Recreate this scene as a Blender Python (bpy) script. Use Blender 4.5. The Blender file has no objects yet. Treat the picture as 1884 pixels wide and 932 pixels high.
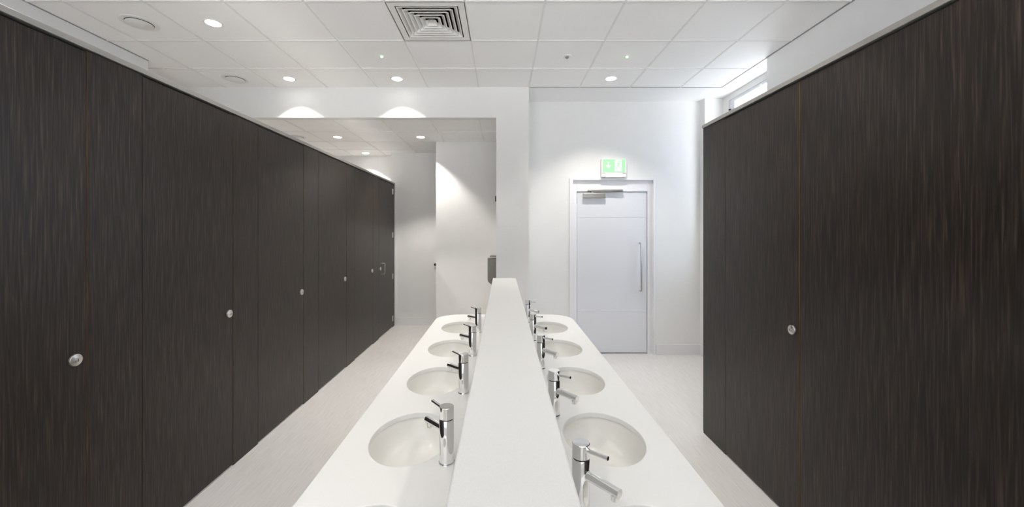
import bpy, bmesh, math, random
from mathutils import Vector, Matrix

random.seed(7)
scene = bpy.context.scene
COL = scene.collection

# ------------------------------------------------------------------ helpers
def lin(r, g, b):
    f = lambda c: c / 12.92 if c <= 0.04045 else ((c + 0.055) / 1.055) ** 2.4
    return (f(r / 255), f(g / 255), f(b / 255), 1.0)

def mat(name, color=(0.8, 0.8, 0.8, 1), rough=0.5, metal=0.0, spec=0.5, emit=None, estr=0.0):
    m = bpy.data.materials.new(name)
    m.use_nodes = True
    p = m.node_tree.nodes['Principled BSDF']
    p.inputs['Base Color'].default_value = color
    p.inputs['Roughness'].default_value = rough
    p.inputs['Metallic'].default_value = metal
    p.inputs['Specular IOR Level'].default_value = spec
    if emit:
        p.inputs['Emission Color'].default_value = emit
        p.inputs['Emission Strength'].default_value = estr
    return m

def node(m, kind, **kw):
    n = m.node_tree.nodes.new(kind)
    for k, v in kw.items():
        setattr(n, k, v)
    return n

def speckle(m, scale, lo, hi, stretch=(1, 1, 1), bump=0.0, detail=3.0, p0=0.35, p1=0.65, dist=0.002):
    """colour variation by stretched noise in object space"""
    nt = m.node_tree
    p = nt.nodes['Principled BSDF']
    tc = node(m, 'ShaderNodeTexCoord')
    mp = node(m, 'ShaderNodeMapping')
    mp.inputs['Scale'].default_value = stretch
    nz = node(m, 'ShaderNodeTexNoise')
    nz.inputs['Scale'].default_value = scale
    nz.inputs['Detail'].default_value = detail
    cr = node(m, 'ShaderNodeValToRGB')
    cr.color_ramp.elements[0].position = p0
    cr.color_ramp.elements[1].position = p1
    cr.color_ramp.elements[0].color = lo
    cr.color_ramp.elements[1].color = hi
    nt.links.new(tc.outputs['Object'], mp.inputs['Vector'])
    nt.links.new(mp.outputs['Vector'], nz.inputs['Vector'])
    nt.links.new(nz.outputs['Fac'], cr.inputs['Fac'])
    nt.links.new(cr.outputs['Color'], p.inputs['Base Color'])
    if bump:
        bp = node(m, 'ShaderNodeBump')
        bp.inputs['Strength'].default_value = bump
        bp.inputs['Distance'].default_value = dist
        nt.links.new(nz.outputs['Fac'], bp.inputs['Height'])
        nt.links.new(bp.outputs['Normal'], p.inputs['Normal'])
    return m

class MB:
    """collects shapes into one mesh"""
    def __init__(self):
        self.bm = bmesh.new()

    def box(self, x0, x1, y0, y1, z0, z1, bevel=0.0, seg=2):
        bm = self.bm
        vs = [bm.verts.new((x, y, z)) for z in (z0, z1) for y in (y0, y1) for x in (x0, x1)]
        idx = [(0, 2, 3, 1), (4, 5, 7, 6), (0, 1, 5, 4), (2, 6, 7, 3), (0, 4, 6, 2), (1, 3, 7, 5)]
        fs = [bm.faces.new([vs[i] for i in f]) for f in idx]
        if bevel:
            es = list({e for f in fs for e in f.edges})
            bmesh.ops.bevel(bm, geom=es, offset=bevel, segments=seg, profile=0.5, affect='EDGES')
        return self

    def prism(self, pts, axis, a0, a1):
        """polygon pts extruded along an axis; pts are the other two coordinates in order"""
        bm = self.bm
        def P(u, v, a):
            return {'x': (a, u, v), 'y': (u, a, v), 'z': (u, v, a)}[axis]
        A = [bm.verts.new(P(u, v, a0)) for u, v in pts]
        B = [bm.verts.new(P(u, v, a1)) for u, v in pts]
        n = len(pts)
        bm.faces.new(A)
        bm.faces.new(B)
        for i in range(n):
            bm.faces.new([A[i], A[(i + 1) % n], B[(i + 1) % n], B[i]])
        return self

    def lathe(self, prof, mtx=None, n=40, cap0=True, cap1=True):
        """profile (radius, height) spun about z, then moved by mtx"""
        bm = self.bm
        mtx = mtx or Matrix.Identity(4)
        rings = []
        for r, h in prof:
            if r < 1e-6:
                rings.append([bm.verts.new(mtx @ Vector((0, 0, h)))])
            else:
                rings.append([bm.verts.new(mtx @ Vector((r * math.cos(2 * math.pi * k / n),
                                                        r * math.sin(2 * math.pi * k / n), h))) for k in range(n)])
        for a, b in zip(rings, rings[1:]):
            for k in range(n):
                q = (k + 1) % n
                if len(a) == 1 and len(b) > 1:
                    bm.faces.new([a[0], b[k], b[q]])
                elif len(b) == 1 and len(a) > 1:
                    bm.faces.new([a[k], b[0], a[q]])
                elif len(a) > 1:
                    bm.faces.new([a[k], b[k], b[q], a[q]])
        if cap0 and len(rings[0]) > 1:
            bm.faces.new(rings[0])
        if cap1 and len(rings[-1]) > 1:
            bm.faces.new(rings[-1])
        return self

    def tube(self, pts, r, n=16):
        """round bar through points"""
        bm = self.bm
        pts = [Vector(p) for p in pts]
        rings = []
        up = None
        for i, p in enumerate(pts):
            if i == 0:
                d = pts[1] - pts[0]
            elif i == len(pts) - 1:
                d = pts[-1] - pts[-2]
            else:
                d = (pts[i + 1] - p).normalized() + (p - pts[i - 1]).normalized()
            d.normalize()
            if up is None:
                up = Vector((0, 0, 1)) if abs(d.z) < 0.9 else Vector((1, 0, 0))
            u = d.cross(up).normalized()
            v = u.cross(d).normalized()
            up = v
            rings.append([bm.verts.new(p + r * (math.cos(2 * math.pi * k / n) * u + math.sin(2 * math.pi * k / n) * v))
                          for k in range(n)])
        for a, b in zip(rings, rings[1:]):
            for k in range(n):
                q = (k + 1) % n
                bm.faces.new([a[k], a[q], b[q], b[k]])
        bm.faces.new(rings[0])
        bm.faces.new(rings[-1])
        return self

    def build(self, name, material, parent=None, smooth=None, loc=None):
        bm = self.bm
        bmesh.ops.recalc_face_normals(bm, faces=bm.faces[:])
        me = bpy.data.meshes.new(name)
        if smooth is not None:
            lim = math.radians(smooth)
            for f in bm.faces:
                f.smooth = True
            for e in bm.edges:
                if len(e.link_faces) == 2 and e.calc_face_angle(0) > lim:
                    e.smooth = False
        bm.to_mesh(me)
        bm.free()
        me.materials.append(material)
        o = bpy.data.objects.new(name, me)
        COL.objects.link(o)
        if parent:
            o.parent = parent
        if loc:
            o.location = loc
        return o

def struct(o):
    o['kind'] = 'structure'
    return o

def tag(o, label, cat, group=None):
    o['label'] = label
    o['category'] = cat
    if group:
        o['group'] = group
    return o

def thing(name, label, cat, loc=(0, 0, 0), rz=0.0, group=None):
    o = bpy.data.objects.new(name, None)
    o.empty_display_size = 0.05
    COL.objects.link(o)
    o.location = loc
    o.rotation_euler = (0, 0, rz)
    return tag(o, label, cat, group)

def dup(root, loc, rz, label):
    r = root.copy()
    COL.objects.link(r)
    r.location = loc
    r.rotation_euler = (0, 0, rz)
    r['label'] = label
    for ch in list(root.children):
        c = ch.copy()
        COL.objects.link(c)
        c.parent = r
        for g in list(ch.children):
            d = g.copy()
            COL.objects.link(d)
            d.parent = c
    return r

# ------------------------------------------------------------------ materials
def plaster(name, c):
    m = mat(name, c, 0.75, spec=0.25)
    d = tuple(v * 0.985 for v in c[:3]) + (1,)
    return speckle(m, 6.0, d, c, bump=0.03, detail=5)

M_WALL = plaster('white_plaster', (0.79, 0.785, 0.775, 1))
M_SOFFIT_LIT_WALL = plaster('soffit_and_lit_wall_plaster', (0.87, 0.868, 0.862, 1))  # soffit plaster; on the side walls its lighter tone replaces missing light
M_TILE = speckle(mat('ceiling_tile', rough=0.9, spec=0.1), 220.0, (0.90, 0.895, 0.885, 1), (0.925, 0.92, 0.91, 1), bump=0.03, detail=2, dist=0.001)
M_BAR = mat('white_grid_bar', (0.80, 0.795, 0.78, 1), 0.8, spec=0.1)
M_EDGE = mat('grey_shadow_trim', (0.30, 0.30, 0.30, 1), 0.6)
M_SKIRT = mat('satin_white_paint', (0.76, 0.76, 0.77, 1), 0.35)
M_DOOR = mat('door_paint', (0.72, 0.73, 0.765, 1), 0.38)
M_FRAME = mat('frame_paint', (0.80, 0.80, 0.82, 1), 0.35)

# floor: pale vinyl with fine lines running down the room
M_FLOOR = mat('pale_vinyl', rough=0.42, spec=0.4)
speckle(M_FLOOR, 1.0, (0.63, 0.603, 0.58, 1), (0.75, 0.728, 0.708, 1), stretch=(230, 5.0, 1), bump=0.04, detail=4, p0=0.28, p1=0.62, dist=0.001)

# wood laminate: dark upright streaks
def wood():
    m = mat('dark_wood_laminate', rough=0.36, spec=0.38)
    nt = m.node_tree
    p = nt.nodes['Principled BSDF']
    tc = node(m, 'ShaderNodeTexCoord')
    def streak(sc, det, dis, rgh=0.6):
        mp = node(m, 'ShaderNodeMapping')
        mp.inputs['Scale'].default_value = sc
        nz = node(m, 'ShaderNodeTexNoise')
        nz.inputs['Scale'].default_value = 1.0
        nz.inputs['Detail'].default_value = det
        nz.inputs['Roughness'].default_value = rgh
        nz.inputs['Distortion'].default_value = dis
        nt.links.new(tc.outputs['Object'], mp.inputs['Vector'])
        nt.links.new(mp.outputs['Vector'], nz.inputs['Vector'])
        return nz
    fine = streak((150, 150, 4.6), 2, 0.35, 0.5)
    broad = streak((26, 26, 0.9), 2, 0.3)
    hair = streak((420, 420, 7.0), 1, 0.3)
    def ramp(src, stops):
        cr = node(m, 'ShaderNodeValToRGB')
        el = cr.color_ramp.elements
        el[0].position, el[0].color = stops[0]
        el[1].position, el[1].color = stops[-1]
        for ps, c in stops[1:-1]:
            e = el.new(ps)
            e.color = c
        nt.links.new(src.outputs['Fac'], cr.inputs['Fac'])
        return cr
    c1 = ramp(fine, [(0.30, (0.0085, 0.0057, 0.0042, 1)), (0.46, (0.0175, 0.0121, 0.0090, 1)),
                     (0.58, (0.035, 0.0245, 0.0182, 1)), (0.72, (0.064, 0.045, 0.033, 1))])
    c2 = ramp(broad, [(0.32, (0.84, 0.86, 0.86, 1)), (0.52, (1, 0.99, 0.97, 1)), (0.68, (1.0, 0.90, 0.85, 1))])
    c3 = ramp(hair, [(0.35, (0.70, 0.70, 0.70, 1)), (0.65, (1, 1, 1, 1))])
    def mul(a, b):
        mx = node(m, 'ShaderNodeMix', data_type='RGBA', blend_type='MULTIPLY')
        mx.inputs['Factor'].default_value = 1
        nt.links.new(a, mx.inputs['A'])
        nt.links.new(b, mx.inputs['B'])
        return mx.outputs['Result']
    out = mul(mul(c1.outputs['Color'], c2.outputs['Color']), c3.outputs['Color'])
    nt.links.new(out, p.inputs['Base Color'])
    bp = node(m, 'ShaderNodeBump')
    bp.inputs['Strength'].default_value = 0.08
    bp.inputs['Distance'].default_value = 0.001
    nt.links.new(fine.outputs['Fac'], bp.inputs['Height'])
    nt.links.new(bp.outputs['Normal'], p.inputs['Normal'])
    return m
M_WOOD = wood()
M_LIP = speckle(mat('golden_brown_lipping', rough=0.5), 40, (0.19, 0.105, 0.028, 1), (0.30, 0.175, 0.05, 1), stretch=(1, 1, 0.1))
M_LIP_DARK = speckle(mat('dark_brown_lipping', rough=0.6), 40, (0.018, 0.012, 0.008, 1), (0.035, 0.022, 0.013, 1), stretch=(1, 1, 0.1))
M_LIP_BROWN = speckle(mat('brown_lipping', rough=0.5), 40, (0.085, 0.050, 0.016, 1), (0.14, 0.085, 0.030, 1), stretch=(1, 1, 0.1))
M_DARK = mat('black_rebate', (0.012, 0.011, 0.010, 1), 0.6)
M_ALU = speckle(mat('satin_aluminium', rough=0.38, metal=0.75), 60, (0.42, 0.405, 0.385, 1), (0.47, 0.455, 0.43, 1), stretch=(1, 0.05, 1))
M_STEEL = speckle(mat('brushed_steel', rough=0.3, metal=1.0), 300, (0.50, 0.48, 0.45, 1), (0.66, 0.64, 0.61, 1), stretch=(0.05, 0.05, 1))
M_STEEL_DARK_REFL = speckle(mat('steel_dark_reflection', rough=0.35, metal=0.9), 200, (0.16, 0.15, 0.135, 1), (0.24, 0.225, 0.20, 1))  # steel coloured darker to stand in for dark reflections on the dryer
M_CHROME = speckle(mat('polished_chrome', rough=0.045, metal=1.0), 20, (0.87, 0.868, 0.862, 1), (0.88, 0.88, 0.88, 1))
M_SOLID = speckle(mat('white_solid_surface', rough=0.34, spec=0.45), 500, (0.735, 0.728, 0.712, 1), (0.765, 0.758, 0.742, 1))
M_RIDGE = speckle(mat('off_white_ridge_top', rough=0.4, spec=0.35), 500, (0.65, 0.645, 0.63, 1), (0.68, 0.675, 0.66, 1))
M_BASIN = mat('cream_solid_surface', (0.75, 0.738, 0.70, 1), 0.28)
M_PLASTIC = mat('white_plastic', (0.80, 0.79, 0.76, 1), 0.45)
M_LENS = mat('lit_lens', (1, 1, 1, 1), 0.4, emit=(1, 0.97, 0.92, 1), estr=14)
M_LED = mat('green_indicator', (0.2, 1, 0.3, 1), 0.4, emit=(0.42, 1, 0.42, 1), estr=2.2)
M_SIGN_GREEN = mat('lit_green_panel', (0.1, 0.2, 0.1, 1), 0.4, emit=(0.44, 0.90, 0.50, 1), estr=0.66)
M_SIGN_WHITE = mat('lit_white_panel', (0.2, 0.2, 0.2, 1), 0.4, emit=(0.96, 1, 0.96, 1), estr=0.80)
M_STRIP = mat('lit_white_strip', (0.9, 0.9, 0.9, 1), 0.4, emit=(1, 1, 1, 1), estr=3.0)
M_GREYDOME = mat('grey_dome', (0.25, 0.25, 0.25, 1), 0.3)
M_RUBBER = mat('dark_rubber', (0.03, 0.028, 0.027, 1), 0.6)
M_PVC = mat('white_window_frame', (0.74, 0.76, 0.80, 1), 0.35)

def glass():
    m = bpy.data.materials.new('window_glass')
    m.use_nodes = True
    nt = m.node_tree
    nt.nodes.remove(nt.nodes['Principled BSDF'])
    out = nt.nodes['Material Output']
    tr = node(m, 'ShaderNodeBsdfTransparent')
    gl = node(m, 'ShaderNodeBsdfGlossy')
    gl.inputs['Roughness'].default_value = 0.02
    lw = node(m, 'ShaderNodeLayerWeight')
    lw.inputs['Blend'].default_value = 0.5
    pw = node(m, 'ShaderNodeMath', operation='POWER')
    pw.inputs[1].default_value = 5.0
    fr = node(m, 'ShaderNodeMath', operation='MULTIPLY_ADD')
    fr.inputs[1].default_value = 0.96
    fr.inputs[2].default_value = 0.04
    nt.links.new(lw.outputs['Facing'], pw.inputs[0])
    nt.links.new(pw.outputs['Value'], fr.inputs[0])
    mx = node(m, 'ShaderNodeMixShader')
    nt.links.new(fr.outputs['Value'], mx.inputs['Fac'])
    nt.links.new(tr.outputs['BSDF'], mx.inputs[1])
    nt.links.new(gl.outputs['BSDF'], mx.inputs[2])
    nt.links.new(mx.outputs['Shader'], out.inputs['Surface'])
    return m
M_GLASS = glass()

# ------------------------------------------------------------------ dimensions (metres; y runs down the room from the camera)
CAM_Z = 1.63
CEIL = 3.344
CEIL_BACK = 2.997
Y_HEAD = 4.663           # face of the bulkhead over the opening
Y_DOOR = 5.212           # wall with the door
Y_BACK = 6.84
XL = -1.88               # face of the left-hand cubicles
XR = 1.632               # face of the right-hand cubicles
Y_NEAR = -3.0

# ------------------------------------------------------------------ room shell
struct(MB().box(-4.5, 2.95, Y_NEAR - 0.14, 7.3, -0.06, 0.0).build('floor', M_FLOOR))
struct(MB().box(-3.70, -3.56, Y_NEAR, 3.935, 0, 3.42).build('wall_left', M_SOFFIT_LIT_WALL))  # same plaster as the other walls, lightened in place of missing light
struct(MB().box(-4.44, -4.30, 3.80, 7.30, 0, 3.42).box(-4.30, -3.70, 3.80, 3.935, 0, 3.42).build('wall_left_recess', M_WALL))
struct(MB().box(2.61, 2.86, Y_NEAR, 3.868, 0, 3.42).build('wall_right', M_SOFFIT_LIT_WALL))  # lighter tone here makes up for weak light on this wall
NX0, NX1, NZ0, NZ1 = -3.0, 2.2, 0.95, 3.15
struct(MB().box(-3.7, NX0, Y_NEAR - 0.10, Y_NEAR, 0, 3.42).box(NX1, 2.86, Y_NEAR - 0.10, Y_NEAR, 0, 3.42)
       .box(NX0, NX1, Y_NEAR - 0.10, Y_NEAR, 0, NZ0).box(NX0, NX1, Y_NEAR - 0.10, Y_NEAR, NZ1, 3.42).build('wall_near', M_WALL))
struct(MB().box(-4.30, -0.0744, Y_HEAD, Y_HEAD + 0.11, 2.988, 3.42).build('wall_bulkhead', M_WALL))
struct(MB().box(-0.0744, 0.3137, Y_HEAD, 5.96, 0, 3.42).build('wall_nib', M_WALL))
struct(MB().box(-1.012, 0.3137, 5.96, 7.10, 0, 3.05).build('wall_back_right', M_WALL))
struct(MB().box(-1.946, -1.012, Y_BACK, 7.10, 0, 3.05).build('wall_back', M_WALL))
struct(MB().box(-4.30, -1.012, 7.10, 7.24, 0, 3.05).build('wall_back_left', M_WALL))
# wall with the door opening
OX0, OX1, OZ = 0.932, 2.008, 2.318
struct(MB().box(0.3137, OX0, Y_DOOR, Y_DOOR + 0.14, 0, 3.42).box(OX1, 2.95, Y_DOOR, Y_DOOR + 0.14, 0, 3.42)
       .box(OX0, OX1, Y_DOOR, Y_DOOR + 0.14, OZ, 3.42).box(OX0, OX1, Y_DOOR + 0.125, Y_DOOR + 0.14, 0, OZ).build('wall_door', M_WALL))
struct(MB().box(2.628, 2.862, 5.088, Y_DOOR, 0, 3.42).build('wall_pier', M_WALL))
# outside wall with the window opening
WX = 2.862
WY0, WY1, WZ0, WZ1 = 3.93, 4.952, 1.15, 3.287
struct(MB().box(WX, WX + 0.09, 3.70, WY0, 0, 3.42).box(WX, WX + 0.09, WY1, 5.21, 0, 3.42)
       .box(WX, WX + 0.09, WY0, WY1, 0, WZ0).box(WX, WX + 0.09, WY0, WY1, WZ1, 3.42).build('wall_window', M_WALL))

# ------------------------------------------------------------------ ceilings
GX, GY = 0.318, 2.923      # one crossing of the tile grid
def cells(x0, x1, y0, y1, gx, gy):
    def cuts(a, b, g):
        k = math.ceil((a - g) / 0.6 + 1e-6)
        c = [a]
        while g + 0.6 * k < b - 1e-6:
            c.append(g + 0.6 * k)
            k += 1
        return c + [b]
    return cuts(x0, x1, gx), cuts(y0, y1, gy)

tiles, bars = MB(), MB()
def tile_field(x0, x1, y0, y1, z, gx, gy, skip=()):
    cx, cy = cells(x0, x1, y0, y1, gx, gy)
    for a, b in zip(cx, cx[1:]):
        for c, d in zip(cy, cy[1:]):
            if any(abs(a - s[0]) < 0.01 and abs(c - s[1]) < 0.01 for s in skip):
                continue
            tiles.box(a, b, c, d, z + 0.005, z + 0.02)
    for x in cx[1:-1]:
        bars.box(x - 0.0075, x + 0.0075, y0, y1, z, z + 0.006)
    for y in cy[1:-1]:
        for a, b in zip(cx, cx[1:]):
            bars.box(a + 0.0075, b - 0.0075, y - 0.0075, y + 0.0075, z, z + 0.006)
VENT = (GX - 1.2, GY)
tile_field(-3.56, 2.61, Y_NEAR, Y_HEAD, CEIL, GX, GY, skip=(VENT,))
tile_field(-4.30, -3.56, 3.935, Y_HEAD, CEIL, GX - 0.6, GY)
tile_field(-4.30, -0.0744, Y_HEAD + 0.11, 7.10, CEIL_BACK, GX, 5.36)
struct(tiles.build('ceiling', M_TILE))
struct(bars.build('ceiling_grid', M_BAR))
struct(MB().box(0.3137, 2.862, Y_HEAD, Y_DOOR, CEIL + 0.014, CEIL + 0.06)
       .box(2.61, 2.862, 3.868, Y_HEAD, CEIL + 0.014, CEIL + 0.06).build('ceiling_border', M_SOFFIT_LIT_WALL))
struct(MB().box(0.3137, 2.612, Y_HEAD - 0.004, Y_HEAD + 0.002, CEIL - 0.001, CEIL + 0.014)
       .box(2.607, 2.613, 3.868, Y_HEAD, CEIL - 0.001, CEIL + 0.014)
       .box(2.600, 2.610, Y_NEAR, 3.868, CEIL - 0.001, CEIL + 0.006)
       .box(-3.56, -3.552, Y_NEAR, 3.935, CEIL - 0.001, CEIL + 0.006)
       .build('trim_1', M_EDGE))  # ceiling edge trim, its grey standing in for the shadow gap
# roof deck above the tiles keeps the void dark
struct(MB().box(-4.44, 2.95, Y_NEAR - 0.14, 7.3, 3.60, 3.66).build('ceiling_deck', M_DARK))

# ------------------------------------------------------------------ skirtings
struct(MB().box(2.036, 2.628, Y_DOOR - 0.016, Y_DOOR, 0, 0.137, 0.004).build('baseboard_door', M_SKIRT))
struct(MB().box(0.3137, 0.888, Y_DOOR - 0.016, Y_DOOR, 0, 0.137, 0.004).build('baseboard_door_left', M_SKIRT))
struct(MB().box(2.612, 2.628, 5.088, Y_DOOR - 0.017, 0, 0.137, 0.004).box(2.612, 2.86, 5.072, 5.088, 0, 0.137, 0.004).build('baseboard_pier', M_SKIRT))
struct(MB().box(-1.86, -1.013, Y_BACK - 0.016, Y_BACK, 0, 0.135, 0.004).build('baseboard_back', M_SKIRT))
struct(MB().box(-1.012, -0.0744, 5.944, 5.96, 0, 0.135, 0.004).build('baseboard_back_right', M_SKIRT))

# ------------------------------------------------------------------ window
win = thing('window_1', 'white framed high window above right-hand cubicles', 'window')
win['kind'] = 'structure'
fr = MB()
fx0, fx1 = WX + 0.012, WX + 0.075
fr.box(fx0, fx1, WY1 - 0.095, WY1, WZ0, WZ1, 0.004).box(fx0, fx1, WY0, WY0 + 0.06, WZ0, WZ1, 0.004)
fr.box(fx0, fx1, WY0 + 0.06, WY1 - 0.095, WZ1 - 0.034, WZ1, 0.004).box(fx0, fx1, WY0 + 0.06, WY1 - 0.095, WZ0, WZ0 + 0.07, 0.004)
fr.box(fx0, fx1, WY0 + 0.06, WY1 - 0.095, 2.42, 2.48, 0.004)
fr.build('window_frame', M_PVC, win)
MB().box(WX + 0.04, WX + 0.046, WY0 + 0.061, WY1 - 0.096, WZ0 + 0.071, 2.419).box(WX + 0.04, WX + 0.046, WY0 + 0.061, WY1 - 0.096, 2.481, WZ1 - 0.035).build('pane', M_GLASS, win)
MB().box(WX - 0.03, WX + 0.012, WY0, WY1, WZ0 - 0.03, WZ0, 0.003).build('window_sill', M_PVC, win)
MB().box(WX - 0.012, WX + 0.012, 4.335, 4.375, 3.238, 3.262, 0.003).tube([(WX - 0.005, 4.355, 3.25), (WX - 0.018, 4.355, 3.232), (WX - 0.018, 4.355, 3.185)], 0.006, 10).build('window_catch', M_PLASTIC, win, 40)
MB().tube([(WX + 0.012, 4.93, 3.165), (WX - 0.014, 4.93, 3.165)], 0.008, 12).tube([(WX - 0.010, 4.93, 3.165), (WX - 0.010, 4.93, 3.10)], 0.004, 8).build('window_handle', M_RUBBER, win, 40)

w2 = thing('fill_window', 'added unseen window behind the viewer, lets in fill light', 'window')  # unseen opening, added so fill light enters from behind the camera
w2['kind'] = 'structure'
f2 = MB()
ya, yb = Y_NEAR - 0.08, Y_NEAR - 0.02
f2.box(NX0, NX1, ya, yb, NZ1 - 0.05, NZ1, 0.004).box(NX0, NX1, ya, yb, NZ0, NZ0 + 0.06, 0.004)
for k in range(5):
    xm = NX0 + 0.025 + (NX1 - NX0 - 0.05) * k / 4
    f2.box(xm - 0.025, xm + 0.025, ya, yb, NZ0 + 0.06, NZ1 - 0.05, 0.004)
f2.build('window_frame', M_PVC, w2)
MB().box(NX0 + 0.01, NX1 - 0.01, Y_NEAR - 0.053, Y_NEAR - 0.047, NZ0 + 0.01, NZ1 - 0.01).build('pane', M_GLASS, w2)

# ------------------------------------------------------------------ door in the far wall
door = thing('door_1', 'pale grey door with long pull handle below lit exit sign', 'door')
door['kind'] = 'structure'
a0, a1, at, af = 0.889, 2.034, 2.3445, Y_DOOR - 0.015
MB().box(a0, 0.937, af, Y_DOOR, 0, at, 0.004).box(2.001, a1, af, Y_DOOR, 0, at, 0.004) \
    .box(0.937, 2.001, af, Y_DOOR, 2.314, at, 0.004).build('architrave', M_FRAME, door)
MB().box(OX0, 0.993, 5.236, 5.336, 0, OZ, 0.002).box(1.938, OX1, 5.236, 5.336, 0, OZ, 0.002) \
    .box(0.993, 1.938, 5.236, 5.336, 2.166, OZ, 0.002).build('door_frame', M_FRAME, door)
MB().box(0.996, 1.935, 5.30, 5.336, 0.0, 2.165).build('door_rebate', M_DARK, door)
leaf = MB()
LX0, LX1, LT = 0.9985, 1.932, 2.160
for z0, z1 in ((0.012, 0.549), (0.556, 1.815), (1.822, LT)):
    leaf.box(LX0, LX1, 5.250, 5.294, z0, z1, 0.002, 1)
leaf.box(LX0, LX1, 5.254, 5.294, 0.549, 0.556).box(LX0, LX1, 5.254, 5.294, 1.815, 1.822)
leaf.build('door_leaf', M_DOOR, door)
hx = 1.838
MB().tube([(hx, 5.250, 1.478), (hx, 5.205, 1.478), (hx, 5.192, 1.474), (hx, 5.188, 1.462), (hx, 5.188, 0.86), (hx, 5.192, 0.848),
           (hx, 5.205, 0.844), (hx, 5.250, 0.844)], 0.0105, 16).build('door_handle', M_STEEL, door, 60)
for z in (1.95, 1.59, 0.30):
    MB().box(0.988, 1.001, 5.244, 5.250, z - 0.055, z + 0.055, 0.001, 1).tube([(0.9945, 5.243, z - 0.055), (0.9945, 5.243, z + 0.055)], 0.0055, 12).build('hinge', M_STEEL, door, 40)
cl = MB().box(1.077, 1.372, 5.195, 5.250, 2.078, 2.142, 0.004).build('door_closer', M_STEEL, door)
MB().box(1.135, 1.600, 5.190, 5.236, 2.166, 2.190, 0.003).build('closer_rail', M_STEEL, cl)
MB().tube([(1.19, 5.215, 2.142), (1.19, 5.215, 2.158)], 0.010, 12).box(1.18, 1.46, 5.208, 5.222, 2.156, 2.166).build('closer_arm', M_STEEL, cl, 40)

# ------------------------------------------------------------------ exit sign
sg = thing('exit_sign', 'small lit green and white exit sign above the pale door', 'exit sign', (1.465, Y_DOOR, 2.3455))
MB().box(-0.164, 0.164, -0.062, 0, 0.055, 0.245, 0.004).box(-0.164, 0.164, -0.055, 0, 0.004, 0.055, 0.003).build('housing', M_PLASTIC, sg)
face = MB().box(-0.148, 0.148, -0.065, -0.061, 0.068, 0.236).build('sign_panel', M_SIGN_GREEN, sg)
ar = [(-0.075, 0.115), (-0.100, 0.146), (-0.109, 0.146), (-0.109, 0.163), (-0.0825, 0.137), (-0.0825, 0.201), (-0.0675, 0.201), (-0.0675, 0.137), (-0.041, 0.163), (-0.041, 0.146), (-0.050, 0.146)]
MB().prism(ar, 'y', -0.067, -0.065).build('arrow_symbol', M_SIGN_WHITE, face)
MB().box(0.012, 0.098, -0.067, -0.065, 0.078, 0.228).build('doorway_symbol', M_SIGN_WHITE, face)
rm = MB()
rm.lathe([(0, -0.0004), (0.0105, -0.0004), (0.0105, 0.0004), (0, 0.0004)], Matrix.Translation((0.070, -0.0676, 0.204)) @ Matrix.Rotation(math.pi / 2, 4, 'X'), 20)
def limb(p, q, w):
    d = Vector((q[0] - p[0], q[1] - p[1])).normalized()
    n = Vector((-d.y, d.x)) * w / 2
    rm.prism([(p[0] + n.x, p[1] + n.y), (q[0] + n.x, q[1] + n.y), (q[0] - n.x, q[1] - n.y), (p[0] - n.x, p[1] - n.y)], 'y', -0.0684, -0.0671)
limb((0.062, 0.192), (0.050, 0.150), 0.017)
limb((0.062, 0.188), (0.036, 0.186), 0.008); limb((0.037, 0.188), (0.028, 0.168), 0.007)
limb((0.062, 0.188), (0.078, 0.168), 0.008); limb((0.077, 0.169), (0.093, 0.172), 0.007)
limb((0.052, 0.154), (0.070, 0.130), 0.010); limb((0.070, 0.132), (0.074, 0.100), 0.009)
limb((0.050, 0.154), (0.038, 0.124), 0.010); limb((0.039, 0.126), (0.018, 0.110), 0.009)
rm.build('running_figure_symbol', M_SIGN_GREEN, face)
MB().box(-0.105, 0.105, -0.059, -0.055, 0.008, 0.048).build('light_strip', M_STRIP, sg)

# ------------------------------------------------------------------ toilet cubicles
RAIL_L0, RAIL_L1 = 2.4525, 2.479
RAIL_R0, RAIL_R1 = 2.467, 2.493
T = 0.018

def headrail(parent, x_face, sgn, y0, y1, z0, z1):
    """sgn +1: the face looks towards +x"""
    x = lambda d: x_face + sgn * d
    r = MB()
    xa, xb = sorted((x(0.012), x(-0.034)))
    r.box(xa, xb, y0, y1, z0, z1, 0.002, 1)
    r.build('headrail', M_ALU, parent)
    xa, xb = sorted((x(-T - 0.004), x(-T - 0.016)))
    MB().box(xa, xb, y0 + 0.01, y1 - 0.01, z0 - 0.05, z0).build('gap_shade_strip', M_DARK, parent)  # black strip added behind the doors so the top gap reads as shade

def pilaster(parent, x_face, sgn, y0, y1, top):
    xa, xb = sorted((x_face, x_face - sgn * T))
    p = MB().box(xa, xb, y0 + 0.0012, y1, 0.0, top - 0.003).build('pilaster', M_WOOD, parent)
    MB().box(xa + 0.0008, xb - 0.0008, y0, y0 + 0.0012, 0.0, top - 0.003).build('edge_lipping', M_LIP_BROWN, p)
    return p

def lock(parent, x_face, sgn, y, z):
    m = Matrix.Translation((x_face, y, z)) @ Matrix.Rotation(sgn * math.pi / 2, 4, 'Y')
    lk = MB().lathe([(0.0265, 0), (0.0265, 0.008), (0.0255, 0.0095), (0.0105, 0.0135), (0.0095, 0.0170), (0.006, 0.0178), (0, 0.0178)], m, 40).build('lock', M_STEEL, parent, 35)
    a, b = sorted((x_face + sgn * 0.0172, x_face + sgn * 0.0186))
    MB().box(a, b, y - 0.0012, y + 0.0012, z - 0.006, z + 0.006).build('coin_slot', M_RUBBER, lk)
    return lk

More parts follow.
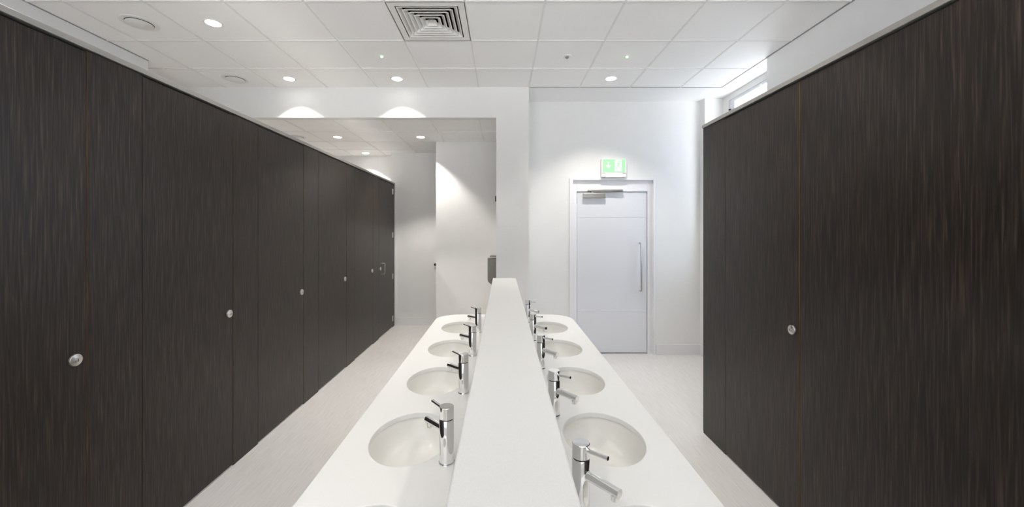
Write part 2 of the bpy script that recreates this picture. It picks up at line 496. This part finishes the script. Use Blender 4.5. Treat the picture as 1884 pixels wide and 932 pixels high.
DOOR_GROUP = 'dark wood toilet cubicle doors'
def cubicle_door(label, x_face, sgn, y0, y1, top, lock_y, z=1.067, lip=None):
    d = thing('toilet_cubicle_door', label, 'door', (0, 0, 0), 0, DOOR_GROUP)
    xa, xb = sorted((x_face, x_face - sgn * T))
    p = MB().box(xa, xb, y0 + 0.0012, y1, 0.013, top - 0.013).build('panel', M_WOOD, d)
    MB().box(xa + 0.0008, xb - 0.0008, y0, y0 + 0.0012, 0.013, top - 0.013).build('edge_lipping', lip or M_LIP_DARK, p)
    if lock_y is not None:
        lock(d, x_face, sgn, lock_y, z)
    return d

lf = thing('toilet_cubicle_frame', 'long run of dark wood pilasters under aluminium headrail, left-hand side', 'cubicle frame')
headrail(lf, XL, 1, -1.5, Y_BACK - 0.02, RAIL_L0, RAIL_L1)
for y0, y1 in ((-1.5, 1.057), (1.774, 2.043), (2.736, 3.013), (3.706, 4.001), (4.721, 4.987), (5.689, 5.957), (6.703, 6.818)):  # first span is an unseen long panel, added to keep the near end dark
    pilaster(lf, XL, 1, y0, y1, RAIL_L0)
MB().box(XL - 0.02, XL + 0.022, 6.8195, Y_BACK, 0.137, RAIL_L0, 0.002, 1).build('wall_channel', M_SKIRT, lf)
cubicle_door('nearest dark wood cubicle door on left, cut off by photo edge', XL, 1, 1.060, 1.768, RAIL_L0, 1.721)
cubicle_door('second dark wood cubicle door from the front in left-hand row', XL, 1, 2.046, 2.730, RAIL_L0, 2.693)
cubicle_door('third dark wood cubicle door from the front in left-hand row', XL, 1, 3.016, 3.700, RAIL_L0, 3.663)
cubicle_door('fourth dark wood cubicle door from the front in left-hand row', XL, 1, 4.004, 4.715, RAIL_L0, 4.672)
cubicle_door('fifth dark wood cubicle door from the front, just before the one with pull handle', XL, 1, 4.990, 5.683, RAIL_L0, 5.642)
d6 = cubicle_door('farthest left-hand dark wood cubicle door with pull handle and four visible hinges', XL, 1, 5.960, 6.700, RAIL_L0, 6.03, 1.06)
hy = 6.075
MB().tube([(XL, hy, 1.143), (XL + 0.046, hy, 1.143), (XL + 0.055, hy, 1.139), (XL + 0.058, hy, 1.130), (XL + 0.058, hy, 0.988),
           (XL + 0.055, hy, 0.979), (XL + 0.046, hy, 0.975), (XL, hy, 0.975)], 0.0065, 14).build('pull_handle', M_STEEL, d6, 60)
for z in (2.315, 1.574, 0.872, 0.150):
    MB().box(XL, XL + 0.003, 6.665, 6.699, z - 0.046, z + 0.046, 0.001, 1).box(XL, XL + 0.003, 6.705, 6.735, z - 0.046, z + 0.046, 0.001, 1) \
        .tube([(XL + 0.007, 6.702, z - 0.046), (XL + 0.007, 6.702, z + 0.046)], 0.007, 14).build('hinge', M_STEEL, d6, 40)

rf = thing('toilet_cubicle_frame', 'dark wood panel, pilaster and aluminium headrail on right-hand side', 'cubicle frame')
headrail(rf, XR, -1, -1.5, 3.186, RAIL_R0, RAIL_R1)
pilaster(rf, XR, -1, 2.869, 3.183, RAIL_R0)
pw = MB().box(XR, XR + T, -1.5, 2.149, 0.013, RAIL_R0 - 0.012).build('side_panel', M_WOOD, rf)
MB().box(XR + T, 2.61, 3.165, 3.183, 0.013, RAIL_R0).build('return_panel', M_WOOD, rf)
MB().box(XR - 0.001, XR + T + 0.001, 3.183, 3.187, 0.02, RAIL_R0).build('end_trim', M_ALU, rf)
cubicle_door('dark wood cubicle door with steel lock on right-hand side of room', XR, -1, 2.157, 2.866, RAIL_R0, 2.204, 1.079, M_LIP)

# ------------------------------------------------------------------ back-to-back basin counter
CT = 0.88
CX = 0.0168
CW = 0.5913
CY0, CY1 = 0.42, 3.558
RAD = 0.20
BAS_Y = [0.89, 1.44, 1.99, 2.54, 3.09]
BAS_X = 0.352
BA, BB = 0.143, 0.189
ctr = thing('washbasin_counter', 'long white double-sided basin counter with raised central ridge', 'counter', (CX, 0, 0))

def rounded(hw, y0, y1, r, n=14):
    pts = [(-hw, y0), (hw, y0)]
    for k in range(n + 1):
        a = math.pi / 2 * k / n
        pts.append((hw - r + r * math.cos(a), y1 - r + r * math.sin(a)))
    for k in range(n + 1):
        a = math.pi / 2 + math.pi / 2 * k / n
        pts.append((-hw + r + r * math.cos(a), y1 - r + r * math.sin(a)))
    return pts
top = MB().prism(rounded(CW, CY0, CY1, RAD), 'z', CT - 0.022, CT).build('worktop', M_SOLID, ctr)
cut = MB()
for y in BAS_Y:
    for s in (-1, 1):
        cut.lathe([(1, -0.2), (1, 0.2)], Matrix.Translation((s * BAS_X, y, CT)) @ Matrix.Diagonal((BA, BB, 1, 1)), 96)
cutter = cut.build('cutter', M_SOLID)
cutter.location = (CX, 0, 0)
bo = top.modifiers.new('b', 'BOOLEAN')
bo.operation = 'DIFFERENCE'
bo.solver = 'EXACT'
bo.object = cutter
bv = top.modifiers.new('v', 'BEVEL')
bv.width = 0.003
bv.segments = 3
bv.limit_method = 'ANGLE'
bv.angle_limit = math.radians(50)
bpy.context.view_layer.update()
dg = bpy.context.evaluated_depsgraph_get()
new = bpy.data.meshes.new_from_object(top.evaluated_get(dg))
top.modifiers.clear()
top.data = new
bpy.data.objects.remove(cutter)
# deep front aprons, end panels and recessed base
ap = MB()
o_, i_ = rounded(CW - 0.003, CY0 + 0.003, CY1 - 0.003, RAD), rounded(CW - 0.023, CY0 + 0.023, CY1 - 0.023, RAD - 0.02)
for k in range(len(o_)):
    q = (k + 1) % len(o_)
    vs = []
    for z in (CT - 0.17, CT - 0.0222):
        for p in (o_[k], o_[q], i_[q], i_[k]):
            vs.append(ap.bm.verts.new((p[0], p[1], z)))
    for f in ((0, 1, 2, 3), (4, 5, 6, 7), (0, 1, 5, 4), (2, 3, 7, 6)):
        ap.bm.faces.new([vs[i] for i in f])
bmesh.ops.remove_doubles(ap.bm, verts=ap.bm.verts[:], dist=1e-5)
ap.build('apron', M_SOLID, ctr)
MB().prism(rounded(0.16, CY0 + 0.15, CY1 - 0.15, 0.05), 'z', 0.0, CT - 0.0222).build('base_panel', M_SOLID, ctr)
# central ridge
RZ = 1.217
MB().box(-0.1028, 0.1028, CY0, 3.498, CT, RZ, 0.004, 2).build('ridge', M_RIDGE, ctr)

ord_ = ['nearest', 'second', 'third', 'fourth', 'fifth']
def make_basin():
    t = thing('washbasin', '', 'washbasin', (0, 0, 0), 0, 'oval basins set in the counter')
    prof = [(1.03, -0.0225), (1.028, -0.026), (1.015, -0.034), (0.985, -0.052), (0.945, -0.074), (0.87, -0.096), (0.75, -0.113), (0.6, -0.123), (0.4, -0.1295), (0.16, -0.133)]
    outer = [(r + 0.06, h - 0.012) for r, h in prof[::-1]]
    outer = outer[:-2] + [(1.10, -0.040), (1.10, -0.0225)]
    mb = MB().lathe([(0.0, -0.147)] + outer + prof + [(0.0, -0.1335)], Matrix.Diagonal((BA, BB, 1, 1)), 96)
    mb.build('bowl', M_BASIN, t, 45)
    MB().lathe([(0.0215, -0.1330), (0.0215, -0.1300), (0.019, -0.1285), (0.0, -0.1280)], None, 32).build('drain_plug', M_CHROME, t, 40)
    return t
first = make_basin()
used = False
for s, side in ((-1, 'left'), (1, 'right')):
    for k, y in enumerate(BAS_Y):
        if k == 0:
            lab = f'white oval basin cut off by bottom photo edge, {side} of the ridge'
        else:
            w = ['', 'nearest fully visible', 'second fully visible', 'third fully visible', 'farthest'][k]
            lab = f'{w} white oval basin on {side} side of the counter ridge'
        if not used:
            first.location = (CX + s * BAS_X, y, CT)
            first['label'] = lab
            used = True
        else:
            dup(first, (CX + s * BAS_X, y, CT), 0, lab)

# ------------------------------------------------------------------ taps
def make_tap():
    t = thing('basin_mixer_tap', '', 'tap', (0, 0, 0), 0, 'chrome lever taps on the counter')
    R = 0.0236
    MB().lathe([(0.0262, 0.0), (0.0262, 0.0045), (0.0255, 0.0055), (0.0225, 0.0058), (0.0225, 0.0070), (R, 0.0074), (R, 0.1425), (R - 0.0006, 0.1435), (0.0205, 0.1438)], None, 48, True, True).build('body', M_CHROME, t, 35)
    MB().lathe([(0.0205, 0.1436), (0.0205, 0.1466)], None, 40).build('gasket', M_RUBBER, t, 35)
    MB().lathe([(0.0215, 0.1464), (R, 0.1472), (R, 0.1826), (R - 0.0012, 0.184), (0, 0.1843)], None, 48).build('cap', M_CHROME, t, 35)
    MB().tube([(R - 0.004, 0, 0.170), (0.083, 0, 0.175)], 0.0054, 18).build('lever', M_CHROME, t, 50)
    sp = MB().tube([(R - 0.008, 0, 0.105), (0.116, 0, 0.101)], 0.0122, 28).build('spout', M_CHROME, t, 50)
    MB().lathe([(0.0095, 0.079), (0.0102, 0.080), (0.0102, 0.0935), (0.0, 0.0936)], Matrix.Translation((0.102, 0, 0)), 28).build('aerator', M_CHROME, sp, 40)
    return t
tap0 = make_tap()
used = False
for s, side, y0, n, rz in ((-1, 'left', 1.274, 4, math.radians(133)), (1, 'right', 1.055, 5, math.radians(-47))):
    for k in range(n):
        w = ['nearest', 'second', 'third', 'fourth', 'farthest'][k] if n == 5 else ['nearest', 'second', 'third', 'farthest'][k]
        lab = f'{w} chrome lever tap on {side} side of the counter ridge'
        loc = (CX - 0.002 + s * 0.1965, y0 + 0.551 * k, CT)
        if not used:
            tap0.location = loc
            tap0.rotation_euler = (0, 0, rz)
            tap0['label'] = lab
            used = True
        else:
            dup(tap0, loc, rz, lab)

# ------------------------------------------------------------------ ceiling fittings
WARM = (1.0, 0.955, 0.885)
def make_downlight():
    t = thing('recessed_downlight', '', 'ceiling light', (0, 0, 0), 0, 'round recessed ceiling lights')
    MB().lathe([(0.056, 0.0), (0.056, -0.003), (0.062, -0.0045), (0.069, -0.003), (0.070, 0.0)], None, 40, False, False).build('bezel', M_PLASTIC, t, 40)
    MB().lathe([(0, -0.0022), (0.056, -0.0022), (0.056, 0.0), (0, 0.0)], None, 40).build('lens', M_LENS, t, 40)
    return t

def spot(loc, power, color=WARM, size=98, blend=0.22):
    l = bpy.data.lights.new('downlight_and_fill_spot', 'SPOT')
    l.energy = power
    l.color = color
    l.spot_size = math.radians(size)
    l.spot_blend = blend
    l.shadow_soft_size = 0.02
    o = bpy.data.objects.new('downlight_and_fill_spot', l)
    COL.objects.link(o)
    o.location = loc
    return o

P0 = 80
lights = [
    (-2.385, 3.230, 0, 'ceiling light nearest the front, above the left-hand cubicles'),
    (-2.400, 4.408, 0, 'ceiling light before the bulkhead, nearer the left-hand cubicles'),
    (-1.186, 4.408, 0, 'ceiling light before the bulkhead, between left cubicles and white nib wall'),
    (1.218, 4.400, 0, 'ceiling light in front of the exit sign'),
    (-2.390, 5.680, 1, 'ceiling light in back area, first one above left-hand cubicles'),
    (-1.186, 5.680, 1, 'ceiling light in back area, close to the white corner wall'),
    (-2.390, 6.840, 1, 'farthest ceiling light in back area, in the left-hand nook'),
]
dl = make_downlight()
for i, (x, y, back, lab) in enumerate(lights):
    z = (CEIL_BACK if back else CEIL) + 0.005
    if i == 0:
        dl.location = (x, y, z)
        dl['label'] = lab
    else:
        dup(dl, (x, y, z), 0, lab)
    if i == 3:
        spot((x, y, z - 0.012), P0 * 0.85, size=112, blend=0.65)
    else:
        spot((x, y, z - 0.012), P0 * (1.08 if back else 0.8), blend=0.42 if back else 0.3)
# unseen fill lamps along assumed rows, added to brighten the room
for x, y, f in ((-1.186, 2.62, 0.2), (1.218, 2.62, 0.42), (-1.186, 0.82, 0.3), (1.218, 0.82, 0.3), (-2.385, 2.02, 0.4), (-2.385, 0.82, 0.3)):
    spot((x, y, CEIL - 0.008), P0 * f)

def make_valve():
    t = thing('ceiling_extract_valve', '', 'air valve', (0, 0, 0), 0, 'round extract valves')
    MB().lathe([(0.094, 0.0), (0.094, -0.004), (0.104, -0.009), (0.128, -0.004), (0.131, 0.0)], None, 48, False, False).build('rim', M_PLASTIC, t, 40)
    MB().lathe([(0, -0.0006), (0.0945, -0.0006), (0.0945, 0.0), (0, 0.0)], None, 48).build('throat', M_DARK, t, 40)
    MB().lathe([(0.02, -0.0006), (0.02, -0.0075), (0.088, -0.0075), (0.091, -0.0095), (0.088, -0.012), (0, -0.015)], None, 48, True, True).build('disc', M_PLASTIC, t, 40)
    return t
vv = make_valve()
vv.location = (-2.99, 3.228, CEIL + 0.005)
vv['label'] = 'round white air valve near the front, beside the nearest ceiling light'
dup(vv, (-3.005, 4.408, CEIL + 0.005), 0, 'round white air valve before the bulkhead, above left-hand cubicles')
dup(vv, (-2.985, 5.680, CEIL_BACK + 0.005), 0, 'round white air valve in lower back ceiling, above cubicle headrail')

def make_indicator():
    t = thing('emergency_light', '', 'indicator light', (0, 0, 0), 0, 'tiny green indicator lights')
    MB().lathe([(0.022, 0), (0.022, -0.003), (0.012, -0.006), (0.010, -0.006)], None, 28, True, True).build('bezel', M_PLASTIC, t, 40)
    MB().lathe([(0.013, -0.006), (0.012, -0.012), (0.007, -0.017), (0, -0.018)], None, 24).build('lens', M_LED, t, 60)
    return t
ei = make_indicator()
ei.location = (-1.182, 3.835, CEIL + 0.005)
ei['label'] = 'tiny green indicator light in ceiling, left of the nib wall, beyond the square grille'
dup(ei, (1.220, 3.840, CEIL + 0.005), 0, 'tiny green indicator light in ceiling before the exit sign')

pr = thing('motion_sensor', 'small round grey and white ceiling sensor right of the nib wall', 'sensor', (0.632, 3.838, CEIL + 0.005))
MB().lathe([(0.040, 0), (0.040, -0.004), (0.030, -0.008), (0.016, -0.008)], None, 32).build('bezel', M_PLASTIC, pr, 40)
MB().lathe([(0.0185, -0.008), (0.018, -0.018), (0.010, -0.024), (0, -0.026)], None, 28).build('dome', M_GREYDOME, pr, 60)

# square air diffuser
vx, vy = VENT[0] + 0.3, VENT[1] + 0.3
vt = thing('ceiling_air_diffuser', 'square white four-way air grille set in the ceiling', 'air vent', (vx, vy, CEIL))
fm = MB()
def ring_frame(mb, ro, ri, zo, zi, th):
    """square ring: bottom outer edge at ro/zo rising to ri/zi, with thickness"""
    sq = lambda r, z: [mb.bm.verts.new(p) for p in ((-r, -r, z), (r, -r, z), (r, r, z), (-r, r, z))]
    loops = [sq(ro, zo), sq(ri, zi), sq(ri + th * 0.6, zi + th), sq(ro + th * 0.6, zo + th)] if zi != zo else [sq(ro, zo), sq(ri, zo), sq(ri, zo + th), sq(ro, zo + th)]
    for a, b in zip(loops, loops[1:] + loops[:1]):
        for k in range(4):
            q = (k + 1) % 4
            mb.bm.faces.new([a[k], a[q], b[q], b[k]])
ring_frame(fm, 0.2985, 0.243, 0.0, 0.0, 0.006)
fm.build('frame', M_PLASTIC, vt)
for r in (0.234, 0.196, 0.158, 0.120, 0.082):
    rb = MB()
    ring_frame(rb, r, r - 0.007, -0.0015, -0.0015, 0.0022)
    ring_frame(rb, r - 0.0066, r - 0.032, -0.0015, 0.031, 0.0022)
    rb.build('louvre', M_PLASTIC, vt)
cp = MB()
b_ = [cp.bm.verts.new(p) for p in ((-0.044, -0.044, -0.001), (0.044, -0.044, -0.001), (0.044, 0.044, -0.001), (-0.044, 0.044, -0.001))]
t_ = [cp.bm.verts.new(p) for p in ((-0.014, -0.014, 0.028), (0.014, -0.014, 0.028), (0.014, 0.014, 0.028), (-0.014, 0.014, 0.028))]
cp.bm.faces.new(t_)
for k in range(4):
    cp.bm.faces.new([b_[k], b_[(k + 1) % 4], t_[(k + 1) % 4], t_[k]])
cp.build('centre_cone', M_PLASTIC, vt)
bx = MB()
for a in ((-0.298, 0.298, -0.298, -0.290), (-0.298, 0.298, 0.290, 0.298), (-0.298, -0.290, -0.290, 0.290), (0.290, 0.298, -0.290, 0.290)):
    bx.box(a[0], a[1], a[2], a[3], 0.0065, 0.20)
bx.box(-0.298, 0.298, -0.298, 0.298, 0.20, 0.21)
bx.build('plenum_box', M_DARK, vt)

# ------------------------------------------------------------------ wall fittings
NX = -0.0744
hd = thing('hand_dryer', 'brushed steel hand dryer on side wall behind the nib', 'hand dryer', (NX, 5.16, 1.10))
MB().prism([(0, 0.172), (-0.122, 0.172), (-0.122, -0.095), (-0.116, -0.128), (-0.066, -0.170), (0, -0.170)], 'y', 0, 0.26).build('casing', M_STEEL_DARK_REFL, hd)
MB().prism([(-0.088, -0.100), (-0.062, -0.100), (-0.062, -0.112)], 'y', -0.002, 0.0).build('outlet_slot', M_RUBBER, hd)
MB().box(-0.092, 0, 0.0, 0.26, 0.196, 0.208, 0.002, 1).build('top_lip', M_STEEL_DARK_REFL, hd)
kn = thing('door_stop_knob', 'small dark round knob on back wall beside its white corner', 'knob', (-1.168, Y_BACK, 1.06))
MB().lathe([(0.012, 0), (0.012, 0.02), (0.020, 0.024), (0.022, 0.040), (0.015, 0.048), (0, 0.049)], Matrix.Rotation(math.pi / 2, 4, 'X'), 28).build('knob', M_RUBBER, kn, 40)
ws = thing('wall_sensor', 'tiny dark fitting high on side wall above the hand dryer', 'sensor', (NX, 5.10, 2.06))
MB().box(-0.022, 0, 0, 0.05, -0.035, 0.035, 0.004).build('case', M_RUBBER, ws)

# ------------------------------------------------------------------ daylight
REAR_SKY, REAR_FILL, SIDE_SKY, SIDE_GROUND = 1.5, 12.5, 3.0, 1.0
w = bpy.data.worlds.new('daylight')
scene.world = w
w.use_nodes = True
bg = w.node_tree.nodes['Background']
# glow added below the rear horizon to brighten the ceiling; window side duller, bluer
wn, wl = w.node_tree.nodes, w.node_tree.links
tcw = wn.new('ShaderNodeTexCoord')
sep = wn.new('ShaderNodeSeparateXYZ')
wl.new(tcw.outputs['Generated'], sep.inputs['Vector'])
def ramp_axis(axis, a, b, lo, hi):
    mr = wn.new('ShaderNodeMapRange')
    mr.inputs['From Min'].default_value = a
    mr.inputs['From Max'].default_value = b
    mr.inputs['To Min'].default_value = lo
    mr.inputs['To Max'].default_value = hi
    wl.new(sep.outputs[axis], mr.inputs['Value'])
    return mr
rear = ramp_axis('Z', -0.35, 0.0, REAR_FILL, REAR_SKY)
side = ramp_axis('Z', -0.25, 0.1, SIDE_GROUND, SIDE_SKY)
turn = ramp_axis('X', 0.3, 0.6, 0.0, 1.0)
ms = wn.new('ShaderNodeMix')
ms.data_type = 'FLOAT'
wl.new(turn.outputs['Result'], ms.inputs[0])
wl.new(rear.outputs['Result'], ms.inputs[2])
wl.new(side.outputs['Result'], ms.inputs[3])
wl.new(ms.outputs[0], bg.inputs['Strength'])
mc = wn.new('ShaderNodeMix')
mc.data_type = 'RGBA'
mc.inputs['A'].default_value = (0.95, 0.97, 1.0, 1)
mc.inputs['B'].default_value = (0.70, 0.83, 1.0, 1)
wl.new(turn.outputs['Result'], mc.inputs['Factor'])
wl.new(mc.outputs['Result'], bg.inputs['Color'])
def portal(sx, sy, loc, rot):
    pl = bpy.data.lights.new('window_portal', 'AREA')
    pl.shape = 'RECTANGLE'
    pl.size = sx
    pl.size_y = sy
    pl.cycles.is_portal = True
    po = bpy.data.objects.new('window_portal', pl)
    COL.objects.link(po)
    po.location = loc
    po.rotation_euler = rot
portal(WZ1 - WZ0, WY1 - WY0, (WX + 0.085, (WY0 + WY1) / 2, (WZ0 + WZ1) / 2), (0, math.radians(90), 0))
portal(NX1 - NX0, NZ1 - NZ0, ((NX0 + NX1) / 2, Y_NEAR - 0.09, (NZ0 + NZ1) / 2), (math.radians(90), 0, 0))

# ------------------------------------------------------------------ camera
cam = bpy.data.cameras.new('camera')
co = bpy.data.objects.new('camera', cam)
COL.objects.link(co)
co.location = (0, 0, CAM_Z)
co.rotation_euler = (math.pi / 2, 0, 0)
cam.sensor_width = 36
cam.sensor_fit = 'HORIZONTAL'
cam.lens = 36 * 721 / 1884
cam.shift_x = (942 - 924.5) / 1884
cam.shift_y = -(466 - 426) / 1884
cam.clip_start = 0.02
scene.camera = co

vs = scene.view_settings
scene.display_settings.display_device = 'sRGB'
vs.view_transform = 'Standard'
vs.look = 'None'
vs.gamma = 1
vs.use_curve_mapping = False
vs.exposure = 0.42
scene.cycles.max_bounces = 14
scene.cycles.diffuse_bounces = 8
scene.cycles.sample_clamp_indirect = 6
